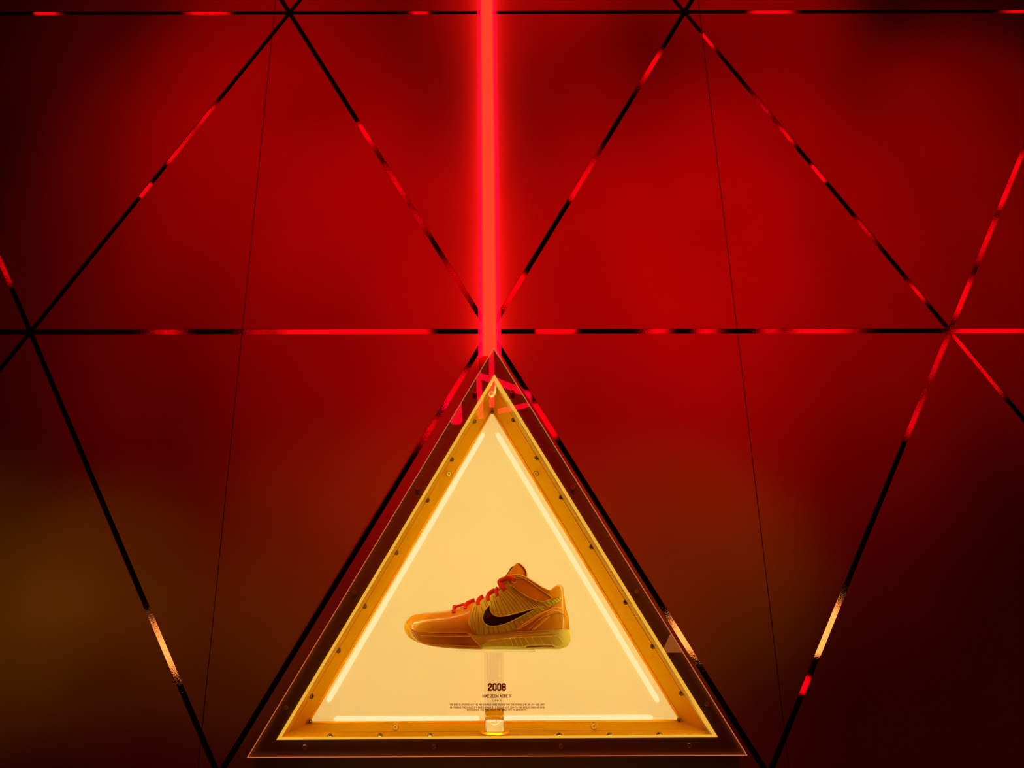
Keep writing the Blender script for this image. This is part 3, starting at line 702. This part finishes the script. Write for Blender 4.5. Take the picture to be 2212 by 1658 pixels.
lace([(1242, 566), (1230, 535), (1228, 505), (1252, 478)], .0032, (.0002, .0028, .003, .003))
lace([(1322, 498), (1296, 470), (1276, 425), (1288, 386), (1340, 372), (1395, 368), (1424, 382)], .0042, (.0002, .003, .0045, .005, .005, .004, .0008))

# ------------------------------------------------------------------ lamps of the room, seen only as glints in the mirror foil and the acrylic
LAMP = {}
def lamp_mat(c, s):
    k = (c, s)
    if k not in LAMP: LAMP[k] = emit('lamp_glow', c, s)
    return LAMP[k]
NL = [0]
def room_lamp(lab, px, py, wpx, hpx, D, tilt=0, plane=0.0, c=(1, 0, .004), s=1.7):
    NL[0] += 1; D += (NL[0] % 5)*.3
    d = ray(px, py); Yv = D; t = (Yv-CP.y)/d.y; p = CP+d*t
    k = (p-CP).dot(fwd)/F
    c0 = Vector((p.x, 2*plane-Yv, p.z+ZO)); h = hpx*k/2; r = wpx*k/2
    ax = Vector((math.sin(tilt), 0, math.cos(tilt)))
    o = empty('tube_lamp', c0-ax*h, lab, 'lamp', 'red tube lamps out in the room')
    bm = bmesh.new(); tube(bm, [c0-ax*h, c0-ax*(h-r*.3), c0+ax*(h-r*.3), c0+ax*h], [r*.8, r, r, r*.8], 14)
    link('tube', bm, lamp_mat(c, s), o, True)
    bm = bmesh.new(); tube(bm, [c0+ax*h, (c0.x+ax.x*h, c0.y, 5.6)], .004, 6); link('hanger', bm, M['room'], o)
ORD = 'first second third fourth fifth sixth seventh eighth'.split()
A3 = math.pi/6
for strip_, D, tilt, items in (
    ('top horizontal mirror strip, {} from the left', 1.9, 0, ((98, 27, 40, 24), (450, 28, 82, 22), (907, 28, 30, 24), (1086, 28, 22, 24), (1665, 28, 86, 22), (2196, 31, 46, 22))),
    ('upper left strip falling outward, {} from top', 2.2, A3, ((446, 250, 21, 52), (405, 297, 15, 50), (376, 332, 21, 42), (313, 409, 21, 34))),
    ('upper left strip falling to the neon, {} from top', 2.2, -A3, ((790, 292, 23, 52), (855, 398, 23, 76), (904, 476, 23, 38), (992, 603, 18, 92))),
    ('upper right strip falling to the neon, {} from top', 2.3, A3, ((1407, 144, 23, 64), (1263, 388, 23, 104), (1108, 627, 23, 84))),
    ('upper right strip falling outward, {} from top', 2.2, -A3, ((1532, 84, 21, 34), (1649, 231, 21, 42), (1698, 292, 20, 42), (1769, 374, 21, 42), (1868, 497, 21, 44), (1982, 631, 20, 38))),
    ('strip rising off the right crossing, {} from top', 2.4, A3, ((2196, 365, 23, 70), (2170, 425, 23, 42), (2131, 518, 23, 90), (2080, 643, 21, 82))),
    ('middle horizontal strip, {} from the left', 2.8, 0, ((361, 717, 42, 22), (560, 717, 40, 18), (642, 717, 90, 20), (800, 721, 250, 8), (1200, 714, 86, 22), (1420, 714, 44, 20), (1527, 714, 38, 20))),
    ('middle horizontal strip beyond the right seam, {} along', 2.9, 0, ((1665, 714, 36, 16), (1775, 714, 120, 20), (2140, 716, 130, 18))),
    ('strip falling right off the right crossing, {} down', 3.4, -A3, ((2085, 757, 23, 60), (2128, 812, 23, 84))),
    ('strip falling left off the right crossing, {} down', 3.7, A3, ((2034, 757, 20, 36), (2013, 797, 21, 42), (1980, 898, 23, 84), (1737, 1478, 17, 36))),
    ('strip at the left photo edge, {} down', 2.6, -A3, ((8, 572, 20, 74),)),
    ('strip just left of the showcase tip, {} down', 2.8, A3, ((985, 836, 20, 74), (928, 928, 21, 48))),
    ('strip just right of the showcase tip, {} down', 2.8, -A3, ((1178, 908, 23, 78),))):
    for k, (px, py, wpx, hpx) in enumerate(items):
        room_lamp('red tube lamp glinting in the ' + strip_.format(ORD[k]), px, py, wpx, hpx, D, tilt)
for k, (px, py, wpx, hpx, D, ti) in enumerate(((1062, 815, 11, 132, 4.2, 0), (1036, 850, 12, 110, 4.3, -.05), (985, 888, 26, 54, 4.4, -.05), (1058, 818, 14, 44, 4.0, 1.87), (1098, 833, 15, 52, 4.0, 1.95), (1128, 846, 13, 30, 4.0, 1.8), (1112, 880, 11, 74, 4.1, 1.35))):
    w_ = ('upright red tube lamp mirrored down the middle of the showcase tip', 'upright red tube lamp mirrored across the left edge of the showcase tip', 'short thick red tube lamp mirrored left of the showcase tip',
          'slanting red tube lamp mirrored left half of the showcase tip', 'slanting red tube lamp mirrored right of the showcase tip', 'short slanting red tube lamp mirrored at the pane right edge', 'lower slanting red tube lamp mirrored over the right frame')[k]
    room_lamp(w_, px, py, wpx, hpx, D, ti, -.05, (1, 0, .02), 8)
# the lit showcases across the room
def far_case(px, py, hpx, D, lab):
    d = ray(px, py); t = (D-CP.y)/d.y; p = CP+d*t; k = (p-CP).dot(fwd)/F; h = hpx*k; wd = h/.866/2
    X, Z, Y = p.x, p.z+ZO, -D
    o = empty('wall_case', (X, Y, Z-h/2), lab, 'display case', 'lit showcases across the room')
    T = [(X, Z+h/2), (X-wd, Z-h/2), (X+wd, Z-h/2)]
    bm = bmesh.new(); prism(bm, [inset(T, -.06*h), T], Y-.2, Y+.03); link('frame', bm, M['plate'], o)
    bm = bmesh.new(); prism(bm, [T], Y-.2, Y-.05); link('light_panel', bm, lamp_mat((1, .26, .05), 2.4), o)
far_case(1482, 1350, 110, 7.0, 'warm triangular showcase across the room, middle of the three')
far_case(352, 1380, 120, 7.0, 'warm triangular showcase across the room, mirrored in the left strip')
far_case(1800, 1345, 130, 7.0, 'warm triangular showcase across the room, mirrored in the right strip')
